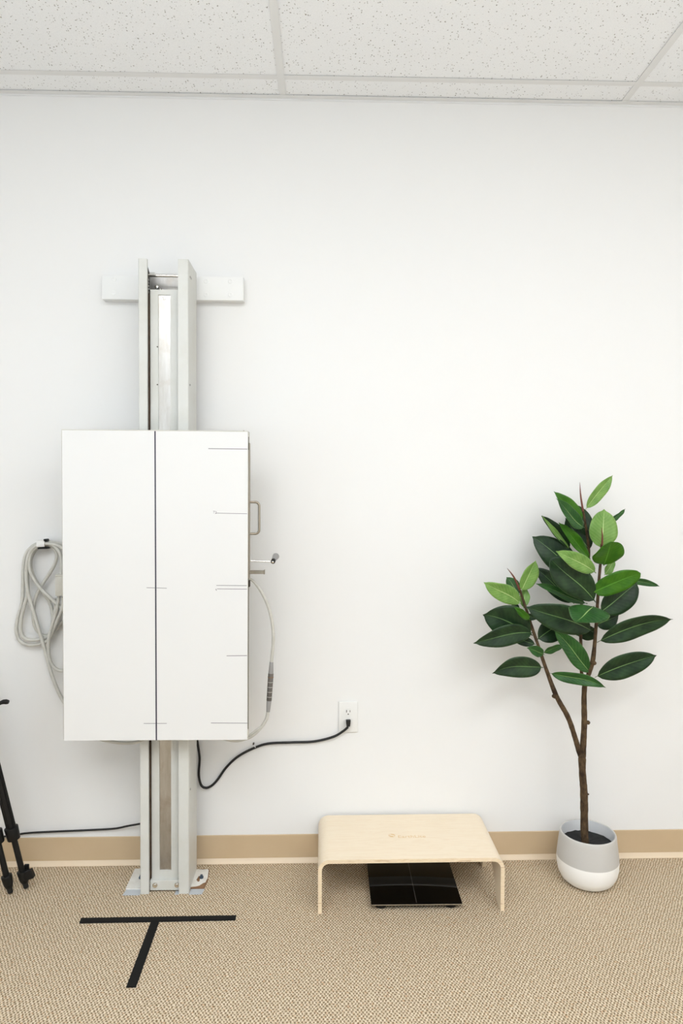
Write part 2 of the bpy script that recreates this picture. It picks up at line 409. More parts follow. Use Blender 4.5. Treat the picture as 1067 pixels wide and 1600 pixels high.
# ------------------------------------------------------------------ x-ray stand
LEAN = .0052
SX = -.5325
st = thing('x_ray_stand', 'grey column stand with a tall white panel, standing against the wall', 'x-ray stand', (SX, 0, 0), (0, LEAN, 0))
def sobj(name, bm, m, parent=None, **k):       # unleaned world x -> root frame
    bmesh.ops.translate(bm, verts=bm.verts, vec=(-SX, 0, 0)); return obj(name, bm, m, parent or st, **k)
def un(px, py, y):
    p = at(px, py, y); return Vector((p.x-LEAN*p.z, p.y, p.z))
ZT = 2.127
def channel(xo, xi, s):
    # front flange xo..xi at y=-.195, outer web at xo back to y=-.05, rounded front corner
    t = .003; r = .004; pts = []
    for k in range(5):
        a = math.pi/2*k/4; pts.append((xo+s*(r-r*math.cos(a)), -.195+(r-r*math.sin(a))))
    pts += [(xi, -.195), (xi, -.195+.012), (xi-s*t, -.195+.012), (xi-s*t, -.195+t), (xo+s*t, -.195+t), (xo+s*t, -.052), (xo+s*.02, -.052), (xo+s*.02, -.049), (xo, -.049)]
    bm = new(); prism(bm, pts, 'z', .001, ZT); return sobj('side_channel', bm, STANDP, smooth=False)
cl = channel(-.614, -.585, 1); cr = channel(-.4500, -.4840, -1)
# screws on the right channel web
for z, y in ((2.078, -.165), (2.078, -.150), (1.72, -.17), (.35, -.17)):
    bm = new(); cyl(bm, (-.4500, y, z), (-.4482, y, z), .0042, .003, 12); sobj('screw', bm, BOOT)
bm = new(); box(bm, -.606, -.458, -.058, -.052, .02, un(255, 431, -.058).z); sobj('back_plate', bm, STEEL, smooth=False)
# brown inner rail seen in the left gap
bm = new(); box(bm, -.5885, -.5825, -.168, -.062, .03, 2.02); sobj('inner_rail', bm, RAIL, smooth=False)
bm = new(); box(bm, -.608, -.606, -.188, -.06, .03, 2.06); sobj('gap_shade', bm, DARK, smooth=False)  # dark sheet added as the shade inside the left gap
# centre cover with a long slot
cx0, cx1, sx0, sx1, sz0, sz1 = -.5810, -.4730, -.5545, -.5145, .068, 2.017
bm = new()
for q in ((cx0, sx0, .036, 2.034), (sx1, cx1, .036, 2.034), (sx0, sx1, .036, sz0), (sx0, sx1, sz1, 2.034)): box(bm, q[0], q[1], -.170, -.166, q[2], q[3])
box(bm, cx0, cx0+.002, -.170, -.09, .036, 2.034); box(bm, cx1-.002, cx1, -.170, -.09, .036, 2.034); box(bm, cx0, cx1, -.166, -.09, 2.032, 2.034)
sobj('centre_cover', bm, STANDP, smooth=False)
bm = new(); box(bm, sx0, sx1, -.166, -.162, sz0, sz1); sobj('slot_strip', bm, STRIP, smooth=False)
bm = new(); cyl(bm, (-.5355, -.1695, 2.006), (-.5355, -.163, 2.006), .0048, seg=16, bev=.001); sobj('screw', bm, CHROME)
for px, py in ((246, 542), (246, 601)):
    p = un(px, py, -.17); bm = new(); cyl(bm, (p.x, -.1715, p.z), (p.x, -.169, p.z), .0022, seg=10); sobj('screw', bm, DARK)
p = un(246, 450, -.10); bm = new(); cyl(bm, (p.x, -.115, p.z), (p.x, -.058, p.z), .0060, seg=16, bev=.001); cyl(bm, (p.x, -.066, p.z), (p.x, -.058, p.z), .010, seg=20); sobj('bolt', bm, CHROME)
# pulley, chain and axle at the head
bm = new(); pz = un(231, 413, -.12).z-.044; cyl(bm, (-.6105, -.120, pz), (-.6045, -.120, pz), .044, seg=40, bev=.002); sobj('pulley', bm, DARK)
bm = new()
for k in range(9): box(bm, -.6045, -.5975, -.125, -.116, pz-.004-.0105*k, pz-.0115-.0105*k, .001, 1)
sobj('chain', bm, STEEL)
bm = new(); az = un(255, 430.8, -.125).z; cyl(bm, (-.6100, -.125, az), (-.453, -.125, az), .0050, seg=20); sobj('axle', bm, CHROME)
# foot bracket, bolts, floor plates
bm = new(); box(bm, -.5840, -.4860, -.182, -.168, .006, .040, .001, 1); sobj('foot_bracket', bm, STANDP, smooth=False)
for x in (-.5665, -.4925):
    bm = new(); cyl(bm, (x, -.1865, .0255), (x, -.182, .0255), .0085, seg=20, bev=.001); cyl(bm, (x, -.1905, .0255), (x, -.186, .0255), .0058, .0045, 16, .001); sobj('bolt', bm, CHROME)
bm = new(); prism(bm, [(-.6700, -.168), (-.6715, -.047), (-.612, -.047), (-.612, -.168)], 'z', .0008, .006); fp = sobj('floor_plate', bm, CHIP, smooth=False)
bm = new(); cyl(bm, (-.634, -.108, .006), (-.634, -.108, .011), .008, seg=6); cyl(bm, (-.634, -.108, .011), (-.634, -.108, .017), .0045, seg=10); sobj('anchor_bolt', bm, BLUE)
bm = new(); prism(bm, [(-.455, -.167), (-.455, -.050), (-.404, -.050), (-.401, -.085), (-.3985, -.120), (-.4035, -.168)], 'z', .0008, .0045); sobj('rusty_plate', bm, RUST, smooth=False)
pts = [(-.4545, -.1635), (-.4545, -.056), (-.445, -.054), (-.428, -.057), (-.410, -.054), (-.4055, -.060), (-.4035, -.085), (-.4010, -.110), (-.4030, -.122), (-.4040, -.134), (-.4120, -.140), (-.4220, -.154), (-.4330, -.1590), (-.445, -.1610)]
bm = new(); prism(bm, pts, 'z', .0045, .0062); sobj('floor_plate', bm, CHIP, smooth=False)
bm = new(); prism(bm, [(-.4380, -.122), (-.4340, -.100), (-.4240, -.098), (-.4270, -.112), (-.4260, -.130), (-.4300, -.134)], 'z', .0062, .0068); sobj('worn_spot', bm, RUST, smooth=False)
bm = new(); cyl(bm, (-.4225, -.110, .006), (-.4225, -.110, .011), .0075, seg=6); cyl(bm, (-.4225, -.110, .011), (-.4225, -.110, .017), .0045, seg=10); sobj('anchor_bolt', bm, BLUE)
for P in ([(-.672, -.2005), (-.668, -.168), (-.6145, -.168), (-.6145, -.2005)], [(-.4975, -.199), (-.4975, -.178), (-.4845, -.178), (-.4845, -.199)], [(-.4495, -.1995), (-.4480, -.1685), (-.4010, -.1685), (-.4060, -.1995)]):
    bm = new(); prism(bm, P, 'z', .0006, .0016); sobj('tape_pad', bm, DUCT, smooth=False)

# the white panel with its carriage
PX0, PX1, PZ0, PZ1, PY = -.8375, -.2445, .558, 1.5605, -.275
bm = new(); box(bm, PX0, PX1, PY+.0025, -.226, PZ0+.001, PZ1, .0015, 1); pn = sobj('panel', bm, PANELG, smooth=False)
def pobj(name, bm, m, **k): return sobj(name, bm, m, pn, **k)
bm = new(); box(bm, PX0+.0028, PX1-.0005, PY, PY+.0025, PZ0, PZ1-.0035, .0004, 1); pobj('front_sheet', bm, SHEET, smooth=False)
bm = new(); box(bm, -.575, -.492, -.226, -.1975, .9, 1.25); box(bm, -.570, -.497, -.1975, -.171, .95, 1.2); sobj('carriage', bm, DARK, smooth=False)
def line(x0, y0, x1, y1, wd, m, name, lift=.0004):
    a = un(x0, y0, PY); b = un(x1, y1, PY); d = (b-a).normalized(); n = Vector((-d.z, 0, d.x))*wd/2
    bm = new(); pts = [a-n, b-n, b+n, a+n]; prism(bm, [(p.x, p.z) for p in pts], 'y', PY-lift, PY-.00002); pobj(name, bm, m, smooth=False)
line(242.2, 673.6, 244.3, 1156.7, .0042, INK, 'centre_line')
for q in ((325.5, 700.5, 386.5, 701, .0022), (337, 801.2, 386, 802, .0016), (338, 914.3, 385.5, 914.3, .0018), (339, 919.6, 386, 919.8, .0018),
          (354, 1024.2, 386, 1023.6, .0020), (329.5, 1129.2, 386.5, 1129.2, .0018), (229, 918.3, 260.5, 919, .0016), (224.5, 1130.5, 260.5, 1130.2, .0015), (337, 919.6, 338.4, 922.3, .002)):
    line(*q, PEN, 'pen_mark')
def text_mesh(name, body, size, M4, m, extr=.0002, parent=None, font_scale=(1, 1)):
    cu = bpy.data.curves.new(name, 'FONT'); cu.body = body; cu.size = size; cu.extrude = extr; cu.resolution_u = 3
    t = bpy.data.objects.new(name, cu); COL.objects.link(t); bpy.context.view_layer.update()
    me = bpy.data.meshes.new_from_object(t.evaluated_get(bpy.context.evaluated_depsgraph_get()))
    bpy.data.objects.remove(t); bpy.data.curves.remove(cu)
    me.transform(Matrix.Diagonal((font_scale[0], font_scale[1], 1, 1))); me.transform(M4)
    o = bpy.data.objects.new(name, me); COL.objects.link(o); me.materials.clear(); me.materials.append(m)
    if parent: o.parent = parent
    return o
p = un(332.3, 801.5, PY)
text_mesh('handwriting', 'T2', .0115, Matrix.Translation((p.x-SX, PY-.0003, p.z)) @ Matrix.Rotation(math.pi/2, 4, 'X') @ Matrix.Rotation(-.12, 4, 'Z'), PEN, parent=pn)
# right edge hardware
RX = PX1
bm = new(); box(bm, RX, RX+.0035, -.262, -.232, 1.083, 1.523, .0008, 1); pobj('edge_strip', bm, SATIN, smooth=False)
for q in ((-.266, -.258, .590, 1.083), (-.270, -.264, 1.50, 1.542)):
    bm = new(); box(bm, RX, RX+.0012, *q); pobj('edge_gap', bm, DARK, smooth=False)
bm = new(); box(bm, RX, RX+.0045, -.258, -.238, 1.055, 1.076, .001, 1); pobj('edge_catch', bm, DARK, smooth=False)
bm = new(); hz0, hz1, hx = 1.2285, 1.3315, RX+.0335
def _arc(cx, cz, a0, a1, r, n=7): return [(cx+r*math.cos(a0+(a1-a0)*k/n), -.247, cz+r*math.sin(a0+(a1-a0)*k/n)) for k in range(n+1)]
hr = .0125
hp = [(RX+.002, -.247, hz1)] + _arc(hx-hr, hz1-hr, math.pi/2, 0, hr) + _arc(hx-hr, hz0+hr, 0, -math.pi/2, hr) + [(RX+.002, -.247, hz0)]
tube(bm, hp, .0039, 14, 1); pobj('handle', bm, SATIN)
# crank: thin steel arm, ferrule and tapered grip pointing up at the wall side
ck = un(391, 875.5, -.247); ce = un(426.5, 876.3, -.247)
bm = new(); cyl(bm, (RX, -.247, ck.z), (ce.x+.001, -.247, ce.z-.001), .0026, seg=12); ca = pobj('crank_arm', bm, CHROME)
bm = new(); cyl(bm, (ce.x, -.252, ce.z-.001), (ce.x+.001, -.236, ce.z+.003), .0072, .0072, 20, .001); pobj('ferrule', bm, BLACK)
bm = new(); cyl(bm, (ce.x+.0008, -.238, ce.z+.003), (ce.x+.006, -.190, ce.z+.012), .0065, .0115, 24, .003); pobj('grip', bm, BOOT)
bm = new(); cyl(bm, (ce.x, -.255, ce.z-.0015), (ce.x, -.250, ce.z-.001), .0040, seg=14, bev=.001); pobj('rivet', bm, CHROME)
la = un(392, 894.5, -.247); lb = un(414, 892.5, -.247)
bm = new(); box(bm, RX, lb.x, -.256, -.240, lb.z-.0065, lb.z+.0045, .0008, 1); box(bm, lb.x-.004, lb.x, -.258, -.238, lb.z-.0075, lb.z+.0065, .0008, 1); pobj('lever', bm, SATIN, smooth=False)
bm = new(); cyl(bm, (un(380.5, 672.6, -.274).x, -.268, PZ1-.001), (un(380.5, 672.6, -.274).x, -.268, PZ1+.0012), .0025, seg=10); pobj('screw', bm, RUST)

# ------------------------------------------------------------------ white mounting board on the wall
a = at(158.8, 430.3, -.038); b = at(380.2, 469.6, -.038)
bt = thing('mounting_board', 'long white painted wooden board screwed flat to the wall behind the stand top', 'board', ((a.x+b.x)/2, 0, b.z))
bm = new(); box(bm, a.x, b.x, -.038, 0, b.z, a.z, .002, 2); wobj('board', bm, BOARDP, bt)
for px, py in ((178, 436.5), (177, 458), (322, 439.5), (360, 439.5), (322, 460.5), (360, 460.5)):
    p = at(px, py, -.038); bm = new()
    lathe(bm, [(.0085, 0), (.0082, .0010), (.0050, .0016), (.0045, .0006), (0, .0004)], 20)
    for v in bm.verts: v.co = Vector((v.co.x, -v.co.z, v.co.y)) + Vector((p.x, -.038, p.z))
    wobj('screw_head', bm, BOARDP, bt)

# ------------------------------------------------------------------ cables
# coiled grey cable at the left
def C1(P, y):    # crop pixel -> photo pixel -> point; y number or list
    out = []
    for i, (x, z) in enumerate(P):
        yy = y if not isinstance(y, (list, tuple)) else y[0]+(y[1]-y[0])*i/(len(P)-1)
        out.append(at(x/5.715, 830+z/5.715, yy))
    return out
hk = at(65, 852, 0)
cc = thing('coiled_cable', 'thick light grey cable looped over a wall clip left of the white panel', 'cable', (hk.x, -.03, hk.z-.5))
loops = [
 ([(600, 150), (560, 122), (470, 102), (380, 100), (290, 135), (232, 210), (208, 330), (205, 480), (196, 640), (160, 770), (146, 880), (172, 970), (240, 1012), (310, 1014), (390, 990), (440, 930), (468, 840), (470, 740), (440, 630), (370, 520), (300, 400), (272, 290), (300, 190), (360, 130)], (-.030, -.016)),
 ([(640, 260), (600, 190), (520, 130), (430, 112), (340, 118), (272, 180), (240, 290), (236, 430), (256, 570), (300, 720), (362, 930), (412, 1100), (462, 1280), (520, 1430), (575, 1530), (640, 1620)], (-.046, -.052)),
 ([(360, 128), (430, 122), (480, 150), (506, 215), (490, 290), (440, 380), (380, 470), (330, 560), (304, 650), (298, 760), (318, 860), (372, 925), (430, 932), (480, 900), (540, 830), (610, 760)], (-.034, -.022)),
 ([(350, 124), (292, 172), (264, 245), (266, 340), (305, 430), (370, 520), (460, 605), (540, 680), (620, 760)], (-.044, -.050)),
 ([(345, 130), (285, 185), (256, 270), (246, 360), (246, 450), (245, 560), (222, 650), (190, 780), (186, 890), (218, 955), (290, 972), (370, 960), (430, 935), (466, 850), (490, 720), (505, 600)], (-.040, -.030)),
 ([(380, 118), (460, 120), (520, 170), (548, 250), (550, 330), (545, 400)], (-.040, -.058)),
 ([(528, 560), (508, 690), (470, 830), (436, 960), (434, 1080), (452, 1170), (500, 1230), (560, 1245), (640, 1225)], (-.058, -.040)),
 ([(565, 590), (552, 700), (500, 820), (440, 960), (380, 1000)], (-.060, -.040)),
]
for P, y in loops:
    bm = new(); tube(bm, C1(P, y), .0062, 12, 8); wobj('cable_loop', bm, CABLE, cc)
p0 = at(86.8, 897.5, -.07); p1 = at(101.5, 931, -.07)
bm = new(); box(bm, p0.x, p1.x+.01, -.078, -.046, p1.z, p0.z, .003, 2); box(bm, p0.x+.001, p1.x+.01, -.080, -.075, p0.z-.006, p0.z-.002, .0008, 1); wobj('connector', bm, PANELG, cc)
# the clip it hangs from
a = at(57.5, 843.5, -.05); b = at(73, 857, -.05)
hc = thing('cable_clip', 'small white plastic clip holding the coiled cable on the wall', 'clip', ((a.x+b.x)/2, 0, b.z))
bm = new(); box(bm, a.x, b.x-.006, -.056, -.0495, b.z+.006, a.z-.004, .002, 2); box(bm, a.x+.002, b.x-.008, -.056, 0, a.z-.006, a.z-.002, .001, 1); wobj('strap', bm, WHITEP, hc)
bm = new(); box(bm, a.x+.002, b.x, -.050, 0, b.z-.002, b.z+.003, .001, 1); box(bm, b.x-.010, b.x+.001, -.054, -.030, a.z-.006, a.z+.003, .0015, 1); wobj('buckle', bm, BLACK, hc)

# grey cable with connector at the right of the panel
def C2(P, y):
    out = []
    for i, (x, z) in enumerate(P):
        yy = y[0]+(y[1]-y[0])*i/(len(P)-1) if isinstance(y, tuple) else y
        out.append(at(360+x/5.333, 880+z/5.333, yy))
    return out
gc = thing('panel_cable', 'light grey cable with a dark inline connector curving down right of the panel', 'cable', tuple(at(425, 1000, -.19)))
bm = new(); tube(bm, C2([(120, 128), (165, 132), (225, 190), (290, 300), (333, 420), (354, 540), (357, 660), (348, 760), (342, 830)], (-.222, -.19)), .0050, 12, 8, radii=[.0034, .0045, .0055, .0057, .0057]); wobj('upper_cable', bm, CABLE, gc)
q = C2([(342, 822), (337, 918), (322, 1145), (314, 1238)], -.19)
bm = new(); cyl(bm, q[0], q[1], .0062, .0086, 20, .0006); wobj('boot', bm, BOOT, gc)
bm = new(); cyl(bm, q[1], q[2], .0092, .0088, 20, .0012); cn = wobj('connector', bm, CONN, gc)
for k in range(5):
    c0 = q[1].lerp(q[2], .12+.18*k); c1 = q[1].lerp(q[2], .145+.18*k)
    bm = new(); cyl(bm, c0, c1, .0099, .0099, 20, .0005); wobj('ring', bm, STEEL if k else RUST, gc, parent=cn)
bm = new(); cyl(bm, q[2], q[3], .0084, .0062, 20, .0006); wobj('boot', bm, BOOT, gc)
bm = new(); tube(bm, C2([(314, 1232), (298, 1300), (262, 1360), (212, 1415), (150, 1455), (60, 1478), (-20, 1470), (-120, 1440), (-200, 1400)], (-.19, -.212)), .0054, 12, 8); wobj('lower_cable', bm, CABLE, gc)
bm = new(); tube(bm, C2([(262, 1362), (235, 1378), (190, 1412), (145, 1440), (60, 1462), (-40, 1440)], (-.196, -.212)), .0040, 12, 8); wobj('branch_cable', bm, CABLE, gc)
P = [(130, 1135), (150, 1152), (172, 1158.6), (195, 1161), (216, 1159), (232, 1150)]
bm = new(); tube(bm, [at(x, y, -.208) for x, y in P], .0052, 12, 8); tag(center(obj('hanging_cable', bm, CABLE)), 'light grey cable sagging just below the panel bottom, left of the column', 'cable')

# black power cord to the outlet
P = [(300, 1120, -.03), (306, 1142, -.03), (308.5, 1160, -.028), (311.8, 1184, -.02), (310.6, 1210, -.015), (314, 1226, -.013), (321, 1231, -.012), (330, 1228, -.011), (340, 1218, -.010), (354, 1198.5, -.009), (372.6, 1181.5, -.009), (398, 1168.3, -.009), (420, 1161.8, -.010), (455, 1160, -.010), (490, 1158.6, -.011), (520, 1151.5, -.014), (536, 1142.5, -.018), (543.5, 1136, -.022)]
ps = thing('power_cord', 'black power cord hanging in a curve from the column to the wall outlet', 'cord', tuple(at(400, 1190, -.01)))
bm = new(); tube(bm, [at(*p) for p in P], .0044, 12, 8); wobj('cord', bm, RUBBER, ps)
c = at(544, 1129.5, -.018)
bm = new(); prism(bm, [(c.x-.0085, c.z+.011), (c.x+.0085, c.z+.011), (c.x+.0080, c.z+.002), (c.x+.0062, c.z-.012), (c.x-.0062, c.z-.012), (c.x-.0080, c.z+.002)], 'y', -.026, -.0115)
bmesh.ops.bevel(bm, geom=list(bm.edges), offset=.0012, segments=2, affect='EDGES'); wobj('plug', bm, RUBBER, ps, angle=50)
# cord clip with nail
p = at(398, 1165, -.01)
kc = thing('cord_clip', 'tiny white nail-in clip holding the black cord right of the panel', 'clip', (p.x, 0, p.z-.004))
bm = new(); tube(bm, [(p.x-.004, -.002, p.z+.006), (p.x-.003, -.013, p.z+.003), (p.x+.001, -.0155, p.z-.002), (p.x+.003, -.010, p.z-.007), (p.x+.003, -.002, p.z-.008)], .0016, 8, 5); wobj('saddle', bm, WHITEP, kc)
p = at(396, 1162.5, -.01); bm = new(); cyl(bm, (p.x, -.014, p.z), (p.x, 0, p.z), .0028, seg=12, bev=.0006); wobj('nail', bm, DARK, kc)
# black cord at the left
P = [(232, 1284, -.045), (218, 1287.3, -.03), (200, 1290.5, -.018), (180, 1294.5, -.012), (150, 1296.5, -.010), (110, 1298.3, -.010), (70, 1300, -.010), (40, 1302, -.010), (15, 1306, -.010), (-20, 1310, -.011), (-60, 1318, -.012), (-90, 1340, -.020)]
bm = new(); tube(bm, [at(*p) for p in P], .0034, 12, 8); tag(center(obj('black_cord', bm, RUBBER)), 'thin black cord running along the wall above the baseboard, left of the column', 'cord')

# ------------------------------------------------------------------ wall outlet
a = at(529.0, 1096.5, -.006); b = at(559.0, 1144.3, -.006)
ox, oz = (a.x+b.x)/2, (a.z+b.z)/2
wo = thing('wall_outlet', 'white duplex wall outlet with a black plug in its lower socket', 'outlet', (ox, 0, oz))
bm = new(); box(bm, a.x-ox, b.x-ox, -.0065, 0, b.z-oz, a.z-oz, .0022, 3); obj('cover_plate', bm, WHITEP, wo)
for s in (1, -1):
    cz = s*.0195; bm = new(); pts = []
    for k in range(32):
        t = 2*math.pi*k/32; x = .0172*math.cos(t); z = .0172*math.sin(t); z = max(-.0142, min(.0142, z)); pts.append((x, cz+z))
    prism(bm, pts, 'y', -.0085, -.006); sk = obj('socket', bm, WHITEP, wo)
    for x, hw, h in ((-.0064, .0013, .0046), (.0064, .0011, .0038)):
        bm = new(); box(bm, x-hw, x+hw, -.0088, -.0080, cz+.003-h, cz+.003+h); obj('slot', bm, DARK, sk, smooth=False)
    bm = new(); cyl(bm, (0, -.0080, cz-.0078), (0, -.0089, cz-.0078), .0024, seg=16); obj('ground_hole', bm, DARK, sk)
bm = new(); cyl(bm, (0, -.006, 0), (0, -.0078, 0), .0030, .0024, 14); obj('screw', bm, WHITEP, wo)

# ------------------------------------------------------------------ bent plywood stool
sl = thing('plywood_stool', 'low pale birch bent plywood stool with a printed logo on top', 'stool', (.2915, -.163, 0))
W2, HT, TH, RO, YF, YB = .3035, .1765, .0125, .037, -.152, .150
def arc_profile(w, h, r, k=9):
    pts = [(-w, 0)]
    for i in range(k+1):
        a = math.pi - math.pi/2*i/k; pts.append((-w+r+r*math.cos(a), h-r+r*math.sin(a)))
    for i in range(k+1):
        a = math.pi/2 - math.pi/2*i/k; pts.append((w-r+r*math.cos(a), h-r+r*math.sin(a)))
    pts.append((w, 0)); return pts
# profile pieces with rows along y so the legs can be arched
outer = arc_profile(W2, HT, RO); inner = arc_profile(W2-TH, HT-TH, RO-TH)
def leg_z(y):        # arch cut into each side panel
    L, Rr = YF+.062, YB-.050
    if y <= L or y >= Rr: return 0.0
    t = (y-L)/(Rr-L); return .098*min(1, (math.sin(math.pi*t))**.42)
ny = 48; ysl = [YF+(YB-YF)*j/ny for j in range(ny+1)]
bm = new(); uvn = None
OUT, INN = [], []
for y in ysl:
    z0 = leg_z(y)
    OUT.append([bm.verts.new((x*(1 if z > 0 else 1), y, max(z, z0))) for x, z in outer])
    INN.append([bm.verts.new((x, y, max(z, z0))) for x, z in inner])
n = len(outer); face_mats = []
def fq(a, b, c, d, mi):
    f = bm.faces.new((a, b, c, d)); f.material_index = mi
for j in range(ny):
    for i in range(n-1):
        fq(OUT[j][i], OUT[j+1][i], OUT[j+1][i+1], OUT[j][i+1], 0); fq(INN[j][i+1], INN[j+1][i+1], INN[j+1][i], INN[j][i], 0)
    fq(OUT[j][0], INN[j][0], INN[j+1][0], OUT[j+1][0], 1); fq(OUT[j+1][-1], INN[j+1][-1], INN[j][-1], OUT[j][-1], 1)
for i in range(n-1):
    fq(OUT[0][i], OUT[0][i+1], INN[0][i+1], INN[0][i], 1); fq(OUT[ny][i+1], OUT[ny][i], INN[ny][i], INN[ny][i+1], 1)
so = obj('bent_shell', bm, WOOD, sl, angle=40); so.data.materials.append(PLY)
# printed logo: globe and lettering
p = atz(612.2, 1305.6, HT); lx, ly = p.x-.2915, p.y+.163
bm = new()
k = 28; rr = .0115
ringo = [(math.cos(2*math.pi*i/k)*rr, math.sin(2*math.pi*i/k)*rr) for i in range(k)]
ringi = [(math.cos(2*math.pi*i/k)*rr*.84, math.sin(2*math.pi*i/k)*rr*.84) for i in range(k)]
VO = [bm.verts.new((lx+x, ly+y, HT+.0004)) for x, y in ringo]; VI = [bm.verts.new((lx+x, ly+y, HT+.0004)) for x, y in ringi]
for i in range(k): bm.faces.new((VO[i], VO[(i+1) % k], VI[(i+1) % k], VI[i]))
for poly in ([(-.0098, .001), (-.006, .0015), (-.002, -.002), (.004, -.003), (.006, -.007), (.002, -.0098), (-.005, -.0088)], [(-.004, .0098), (.004, .0095), (.009, .004), (.0095, -.001), (.005, .002), (.001, .004), (-.003, .006)]):
    bm.faces.new([bm.verts.new((lx+x, ly+y, HT+.0004)) for x, y in poly])
obj('logo', bm, LOGO, sl, smooth=False)
p = atz(621.5, 1309.2, HT)
text_mesh('lettering', 'EarthLite', .0235, Matrix.Translation((p.x-.2915, p.y+.163, HT+.0003)), LOGO, .0001, sl, (1.13, 1))

# ------------------------------------------------------------------ black glass scale under the stool
sc = thing('bathroom_scale', 'square black glass bathroom scale on the carpet under the stool', 'scale', (.3115, -.160, 0), (0, 0, -.010))
bm = new(); box(bm, -.149, .149, -.147, .147, .0165, .0225, .0012, 2); obj('glass_top', bm, GLASS, sc)
bm = new(); box(bm, -.139, .139, -.137, .137, .010, .0165, .001, 1); obj('underbody', bm, BLACK, sc)
bm = new(); box(bm, -.1485, .1485, -.1476, -.1466, .0185, .0212); obj('front_edge', bm, CHROME, sc)
for x in (-.115, .115):
    for y in (-.118, .118):
        bm = new(); cyl(bm, (x, y, 0), (x, y, .0165), .018, .021, 24, .002); obj('foot', bm, BLACK, sc)
bm = new(); box(bm, -.0006, .0006, -.140, .146, .0224, .0226); obj('etched_line', bm, CONN, sc)

# ------------------------------------------------------------------ potted rubber plant
pc = Vector((.9325, -.150, 0))
pt = thing('plant_pot', 'round ceramic pot glazed grey above and white below, holding the plant', 'pot', tuple(pc))
prof = [(0, 0), (.060, 0), (.074, .003), (.088, .014), (.0985, .034), (.1035, .058), (.1045, .080), (.1030, .100), (.0995, .130), (.0958, .160), (.0945, .171), (.0925, .1745), (.0895, .1750), (.0878, .173)]
bm = new(); lathe(bm, prof, 72); obj('pot_wall', bm, POT, pt, angle=60)
bm = new(); lathe(bm, [(.0879, .1732), (.0874, .160), (.0885, .125), (.0890, .118), (.0870, .117)], 72); obj('inner_wall', bm, POTIN, pt)
pl = thing('rubber_plant', 'tall leafy rubber plant with three stems growing from the pot', 'plant', (pc.x, pc.y, .115))
bm = new()
r_ = [(0, .137), (.02, .1365), (.05, .136), (.080, .135), (.0878, .134), (.0878, .120), (0, .120)]
lathe(bm, [(r, z) for r, z in r_], 48, c=(pc.x, pc.y, 0))
for v in bm.verts:
    if v.co.z > .13: v.co.z += random.uniform(-.0012, .0018)
wobj('soil', bm, SOIL, pl)
def stem(pts, radii, name, m=BARK):
    bm = new(); tube(bm, [at(*p) for p in pts], .01, 12, 7, radii=radii, jitter=.05); return wobj(name, bm, m, pl)
stem([(914.5, 1316, -.15), (913, 1300, -.15), (912.6, 1259, -.152), (912, 1234, -.154), (910, 1209, -.155), (909.4, 1186, -.155), (911, 1165, -.154), (912.8, 1129, -.152), (912.4, 1090, -.150), (913.6, 1068, -.15)],
     [.0130, .0130, .0132, .0126, .0118, .0130, .0105, .0098, .0090, .0085], 'trunk')
stem([(909.4, 1185, -.155), (904, 1172, -.158), (898.5, 1153, -.160), (887.5, 1121, -.165), (869, 1087, -.170), (852, 1042, -.175), (843, 1015, -.175), (832, 983, -.17), (823, 955, -.165), (815, 930, -.16), (811, 918, -.16)],
     [.0100, .0096, .0090, .0088, .0085, .0062, .0056, .0052, .0048, .0042, .0038], 'left_stem')
stem([(913.6, 1074, -.15), (908.5, 1050, -.145), (908, 1020, -.14), (907, 985, -.135), (908, 950, -.13), (914, 900, -.125), (920, 866, -.12), (916.5, 832, -.12), (911, 797, -.12)],
     [.0075, .0060, .0056, .0054, .0052, .0050, .0048, .0044, .0036], 'middle_stem')
stem([(913.6, 1072, -.15), (920, 1052, -.16), (926, 1032, -.168), (930, 995, -.175), (933, 950, -.18), (935, 915, -.18), (938, 880, -.18), (940, 850, -.178)],
     [.0085, .0078, .0080, .0058, .0054, .0050, .0048, .0040], 'right_stem')
for tip, mid, base, d in (((905.8, 753.5), (907.2, 775), (911, 799), -.12), ((939.8, 824), (941, 838), (940.5, 852), -.182), ((792, 887.5), (803, 902), (812, 922), -.16)):
    bm = new(); tube(bm, [at(*base, d), at(*mid, d-.004), at(*tip, d-.008)], .004, 8, 6, radii=[.0040, .0030, .0004]); wobj('bud', bm, SPIKE, pl)
for px, py, d, r in ((918, 1129, -.150, .0095), (866.5, 1088, -.170, .0100), (927.5, 1036, -.172, .0105), (918.5, 1241, -.154, .0045), (909.6, 1181, -.164, .0095)):
    p = at(px, py, d); bm = new(); bmesh.ops.create_icosphere(bm, subdivisions=2, radius=r)
    for v in bm.verts: v.co = Vector((v.co.x*.9, v.co.y*.9, v.co.z*.75))*(1+random.uniform(-.12, .12)) + p
    wobj('knot', bm, BARK, pl)

